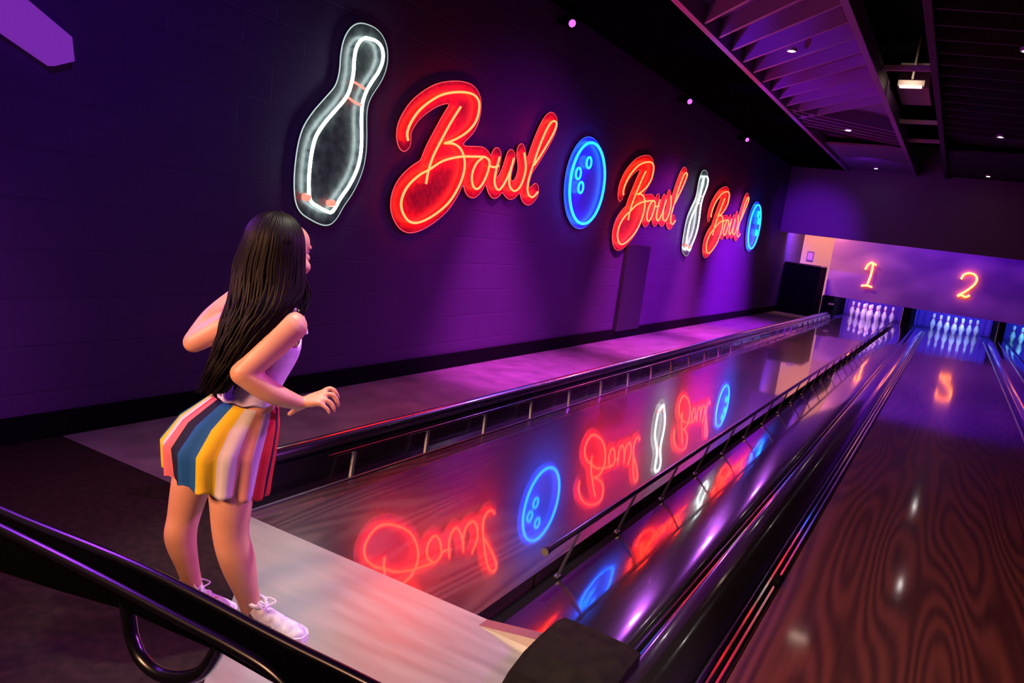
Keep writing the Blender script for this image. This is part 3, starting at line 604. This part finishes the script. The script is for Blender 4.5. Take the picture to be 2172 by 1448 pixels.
# feet inside the shoes
FD_r = V3((.985, .15, 0)).normalized(); FD_l = V3((.93, .37, 0)).normalized()
for a, fd in (('ank_r', FD_r), ('ank_l', FD_l)):
    base = V3((g[a].x, g[a].y, .03)); limb([g[a], base - fd*.01, base + fd*.06, base + fd*.10], [.028, .024, .022, .014], 12, 3)
raw = build('body_raw', bm, m_skin)
md = raw.modifiers.new('fuse', 'REMESH'); md.mode = 'VOXEL'; md.voxel_size = .0034
md = raw.modifiers.new('soft', 'SMOOTH'); md.factor = .5; md.iterations = 12
dg = bpy.context.evaluated_depsgraph_get(); me = bpy.data.meshes.new_from_object(raw.evaluated_get(dg)); bpy.data.objects.remove(raw)
me.name = 'body'; me.materials.clear(); link('body', me, m_skin, girl, True)
# face details
m_eye = mat('eye_white', (.8, .8, .8), .2); m_iris = mat('iris', (.04, .02, .01), .2); m_lip = mat('lips', (.5, .13, .12), .4); m_hair = mat('hair', (.0045, .0022, .0016), .5, spec=.12)
for s in (-1, 1):
    bm = bmesh.new(); ellip(hp(.027*s, .067, .008), .0105, .006, .006, HM); e = build('eye', bm, m_eye, girl, True)
    bm = bmesh.new(); ellip(hp(.027*s, .0722, .008), .005, .0025, .005, HM); build('iris', bm, m_iris, e, True)
    bm = bmesh.new(); sweep(bm, [hp(.012*s, .0765, .024), hp(.026*s, .0745, .027), hp(.042*s, .060, .025)], [.002, .003, .0015], 6); build('eyebrow', bm, m_hair, girl, True)
bm = bmesh.new(); ellip(hp(0, .0795, -.047), .015, .004, .004, HM); build('mouth', bm, m_lip, girl, True)

# top
m_top = noise_vary(mat('lilac_cotton', (.62, .50, .78), .8), (.58, .46, .76), (.68, .56, .82), (40, 40, 40), bump=.2)
bm = bmesh.new(); seg = 40; rings = []
rows = [(g['chest']+UP*.012, .106, .067), (g['chest']-UP*.035, .108, .075), (g['rib'], .101, .075), (g['waist']+UP*.03, .092, .070), (g['waist']-UP*.02, .088, .072)]
for j, (c_, a_, b_) in enumerate(rows):
    ring = []
    for k_ in range(seg):
        th = 2*PI*k_/seg; dip = -.045*max(0, abs(math.cos(th))-.72)/.28 if j == 0 else 0
        ring.append(bm.verts.new(c_ + SR*math.cos(th)*a_ + SF*math.sin(th)*b_ + UP*(dip + (.004*math.sin(9*th) if j > 2 else 0))))
    rings.append(ring)
for a, b in zip(rings[:-1], rings[1:]):
    for k_ in range(seg): bm.faces.new((a[k_], a[(k_+1) % seg], b[(k_+1) % seg], b[k_]))
top_ = build('top', bm, m_top, girl, True); sd = top_.modifiers.new('thick', 'SOLIDIFY'); sd.thickness = .004; sd.offset = 1; ss = top_.modifiers.new('sub', 'SUBSURF'); ss.levels = ss.render_levels = 1
for s in (-1, 1):
    sh = g['chest'] + SR*.078*s
    tube('strap', crom([sh - SF*.066 + UP*.0, sh - SF*.045 + UP*.052, sh + UP*.074 + SR*.008*s, sh + SF*.045 + UP*.052, sh + SF*.066], 5), .0065, mat('strap_trim', (.8, .62, .8), .7), top_)

# skirt with vertical stripes
cols = {'teal': (.01, .16, .25), 'yellow': (.80, .56, .02), 'white': (.72, .66, .66), 'red': (.62, .025, .04), 'navy': (.012, .012, .04), 'blue': (.01, .10, .36), 'salmon': (.72, .30, .24), 'pink': (.70, .17, .22), 'lilac': (.60, .46, .70)}
sm = [mat(k_ + '_stripe', tuple(q*.75 for q in v_), .8, spec=.2) for k_, v_ in cols.items()]; ci = {k_: i for i, k_ in enumerate(cols)}
# columns listed across the side that faces the lanes' near corner, left to right, then round the far side
vis = [('yellow', 2), ('white', 2), ('red', 1), ('pink', 2), ('navy', 3), ('blue', 4), ('yellow', 4), ('white', 4), ('salmon', 3), ('lilac', 3), ('red', 3), ('navy', 3), ('red', 2)]
back = [('lilac', 4), ('salmon', 4), ('white', 4), ('yellow', 4), ('blue', 5), ('navy', 4), ('red', 4), ('white', 3), ('teal', 4)]
seq = [c for c, n in vis + back for _ in range(n)]; nseg = len(seq); nv = sum(n for c, n in vis)
bm = bmesh.new(); rings = []
for j, (a, b) in enumerate(SK):
    a = V3(a); b = V3(b); c_ = (a+b)/2; hw = (b-a)/2; dp = DV*hw.length*.92
    for sub in range(4 if j < len(SK)-1 else 1):
        t = sub/4
        if j < len(SK)-1:
            a2, b2 = V3(SK[j+1][0]), V3(SK[j+1][1]); c2 = (a2+b2)/2; hw2 = (b2-a2)/2
            cc = c_.lerp(c2, t); hh = hw.lerp(hw2, t); dd = DV*max(.088, hh.length*.92)
        else: cc, hh, dd = c_, hw, dp
        fr = (j + t)/(len(SK)-1); ring = []
        for k_ in range(nseg):
            th = (PI*(1 - k_/nv)) if k_ <= nv else (-PI*(k_-nv)/(nseg-nv))
            # k=0 at image left, sweeping over the side nearest the viewer
            w_ = 1 + .075*fr*math.sin(k_*1.25 + 1.5*math.sin(fr*2)) + .02*fr*math.sin(k_*.55)
            ring.append(bm.verts.new(cc + hh*math.cos(th)*w_ - dd*math.sin(th)*w_ + UP*.006*fr*math.sin(k_*1.25)))
        rings.append(ring)
for a, b in zip(rings[:-1], rings[1:]):
    for k_ in range(nseg):
        f = bm.faces.new((a[k_], a[(k_+1) % nseg], b[(k_+1) % nseg], b[k_])); f.material_index = ci[seq[k_]]
sk_ = build('skirt', bm, sm, girl, True); sd = sk_.modifiers.new('thick', 'SOLIDIFY'); sd.thickness = .004; sd.offset = 0

# shoes
m_shoe = noise_vary(mat('sneaker_white', (.7, .66, .72), .6), (.5, .42, .62), (.8, .78, .8), (45, 45, 45)); m_sole = mat('sole', (.75, .72, .75), .5); m_dark = mat('shoe_dark', (.05, .03, .07), .6)
def shoe(a, fd, heel, sc=1.0):
    sd_ = V3((fd.y, -fd.x, 0)); h0 = V3(heel)
    bm = bmesh.new(); st = [(-.004, .018, .052), (.015, .028, .060), (.045, .031, .056), (.075, .033, .046), (.105, .036, .036), (.135, .036, .030), (.158, .028, .024), (.172, .012, .016)]
    st = [(x*sc, w1*(1+(sc-1)*.5), h1) for x, w1, h1 in st]
    rr = []
    for x, hw, ht in st:
        rr.append([bm.verts.new(h0 + fd*x + sd_*hw*math.cos(th) + UP*(.014 + max(0, math.sin(th))*ht*(1 if x > .05 else 1.15) + min(0, math.sin(th))*.006)) for th in [2*PI*q/18 for q in range(18)]])
    for p_, q_ in zip(rr[:-1], rr[1:]):
        for i in range(18): bm.faces.new((p_[i], p_[(i+1) % 18], q_[(i+1) % 18], q_[i]))
    bm.faces.new(rr[0][::-1]); bm.faces.new(rr[-1]); up_ = build('shoe', bm, m_shoe, girl, True)
    bm = bmesh.new(); pr_ = [(x, hw*1.1+.002) for x, hw, ht in st]
    out = [h0 + fd*(x*1.02-.001) + sd_*w_ for x, w_ in pr_] + [h0 + fd*(x*1.02-.001) - sd_*w_ for x, w_ in reversed(pr_)]
    lo = [bm.verts.new(p_ + UP*.0045) for p_ in out]; hi = [bm.verts.new(p_ + UP*.022) for p_ in out]
    bm.faces.new(lo[::-1]); bm.faces.new(hi)
    for i in range(len(out)): bm.faces.new((lo[i], lo[(i+1) % len(out)], hi[(i+1) % len(out)], hi[i]))
    build('sole', bm, m_sole, up_)
    bm = bmesh.new()
    for i in range(5):
        x = .062 + i*.013; z = .066 - i*.0065; s_ = 1 if i % 2 else -1
        sweep(bm, crom([h0+fd*x+sd_*.020*s_+UP*(z-.010), h0+fd*(x+.006)+UP*(z+.003), h0+fd*(x+.010)-sd_*.020*s_+UP*(z-.010)], 3), .0026, 6)
    for s_ in (-1, 1): sweep(bm, crom([h0+fd*.062+UP*.072, h0+fd*.05+sd_*.018*s_+UP*.084, h0+fd*.075+sd_*.030*s_+UP*.074, h0+fd*.066+UP*.070], 4), .0024, 6)
    build('laces', bm, m_sole, up_)
    bm = bmesh.new(); sweep(bm, [h0+fd*(.03+.03*math.cos(t_))+sd_*.027*math.sin(t_)+UP*(.073+.006*math.cos(t_+PI)) for t_ in [2*PI*q/16 for q in range(16)]], .006, 8, True); build('collar', bm, m_shoe, up_, True)
    bm = bmesh.new()
    for s_ in (-1, 1): sweep(bm, crom([h0+fd*.03+sd_*.030*s_+UP*.045, h0+fd*.07+sd_*.0345*s_+UP*.028, h0+fd*.11+sd_*.036*s_+UP*.034], 4), .0028, 6)
    build('side_stripe', bm, m_dark, up_)
shoe('ank_r', FD_r, V3((.052, -.505, 0)), 1.18)
shoe('ank_l', FD_l, g['ank_l']*1 - V3((0, 0, g['ank_l'].z)) - FD_l*.035)

# hair: an inner mass and many locks over it
bm = bmesh.new()
hc2 = hc + HU*.014 - HF*.015
def cap(az, el, k_=1.0): # az 0 = front, el from crown
    return hc2 + (HR*math.sin(az)*.079 + HF*math.cos(az)*(.088 if math.cos(az) < 0 else .084))*math.sin(el)*k_ + HU*math.cos(el)*.090*k_
rings = []
for i in range(13):
    el = .02 + i/12*1.75; ring = []
    for k_ in range(36):
        az = 2*PI*k_/36; face = max(0, math.cos(az)); e2 = min(el, 1.75 - 1.15*face**.8)
        ring.append(bm.verts.new(cap(az, e2)))
    rings.append(ring)
for a, b in zip(rings[:-1], rings[1:]):
    for k_ in range(36):
        try: bm.faces.new((a[k_], a[(k_+1) % 36], b[(k_+1) % 36], b[k_]))
        except ValueError: pass
bm.faces.new(rings[0])
lev = [(V3(a), V3(b)) for a, b in HL]
DEP = [.085, .094, .098, .096, .084, .070, .058, .048, .042, .034, .02]
rr = []
for jj, ((a, b), dpt) in enumerate(zip(lev[1:-1], DEP[1:-1])):
    f_ = [.6, .78, .88, .95, 1, 1, 1, .92, .72]; c_ = (a+b)/2 - RV*[.016, .014, .009, .004, 0, 0, 0, 0, 0][jj]; hw = (b-a)/2*f_[jj]; dpt = dpt*f_[jj]
    rr.append([bm.verts.new(c_ + hw*math.cos(th)*.95 - DV*dpt*math.sin(th)) for th in [2*PI*q/24 for q in range(24)]])
for a, b in zip(rr[:-1], rr[1:]):
    for k_ in range(24): bm.faces.new((a[k_], a[(k_+1) % 24], b[(k_+1) % 24], b[k_]))
rr[-1] and bm.faces.new(rr[0][::-1]); bm.faces.new(rr[-1])
def lock(s, front, r0, L_, wav):
    # s in -1..1 across, front True on the viewer's side
    th = s*1.6; dr = RV*math.sin(th) - DV*math.cos(th)*(1 if front else -1)
    az = math.atan2(dr.dot(HR), dr.dot(HF))
    if abs(az) < 1.15: return
    pts = [cap(az, el, 1.03) for el in (.12, .45, .8, 1.15, 1.5)]
    n = len(lev); ph = random.uniform(0, 6)
    for j in range(3, n):
        if (j-3)/(n-4) > L_: break
        a, b = lev[j]; c_ = (a+b)/2; hw = (b-a)/2
        w_ = wav*(j/n)**2*1.8
        pts.append(c_ + hw*math.sin(th) - DV*DEP[j]*math.cos(th)*(1 if front else -.6) + RV*w_*math.sin(ph+j*1.4) - DV*w_*.5*math.cos(ph+j*1.7) + UP*random.uniform(-.006, .006))
    P_ = crom(pts, 4); m_ = len(P_)
    sweep(bm, P_, [r0*(.5+.5*min(1, i/6))*(1 if i < m_*.7 else max(.10, 1-(i-m_*.7)/(m_*.3))) for i in range(m_)], 6, flat=.8)
for i in range(150): lock(random.uniform(-1, 1), True, random.uniform(.003, .0065), random.uniform(.78, 1.0), .013)
for i in range(25): lock(random.uniform(-1, 1), False, random.uniform(.004, .007), random.uniform(.5, .9), .006)
for i in range(14): # locks in front of the ear on the lane side
    q = random.uniform(0, 1); a0 = PI*.62 - q*.25
    pts = [cap(a0, el, 1.03) for el in (.15, .6, 1.05, 1.5)] + [hp(.072-.01*q, .030+.02*q, -.07), hp(.078-.01*q, .030+.02*q+random.uniform(-.01, .02), -.12), hp(.085, .02+random.uniform(-.02, .03), -.165-random.uniform(0, .02))]
    P_ = crom(pts, 4); m_ = len(P_); sweep(bm, P_, [.005*max(.2, 1-i_/m_*.8) for i_ in range(m_)], 6)
build('hair', bm, m_hair, girl, True)
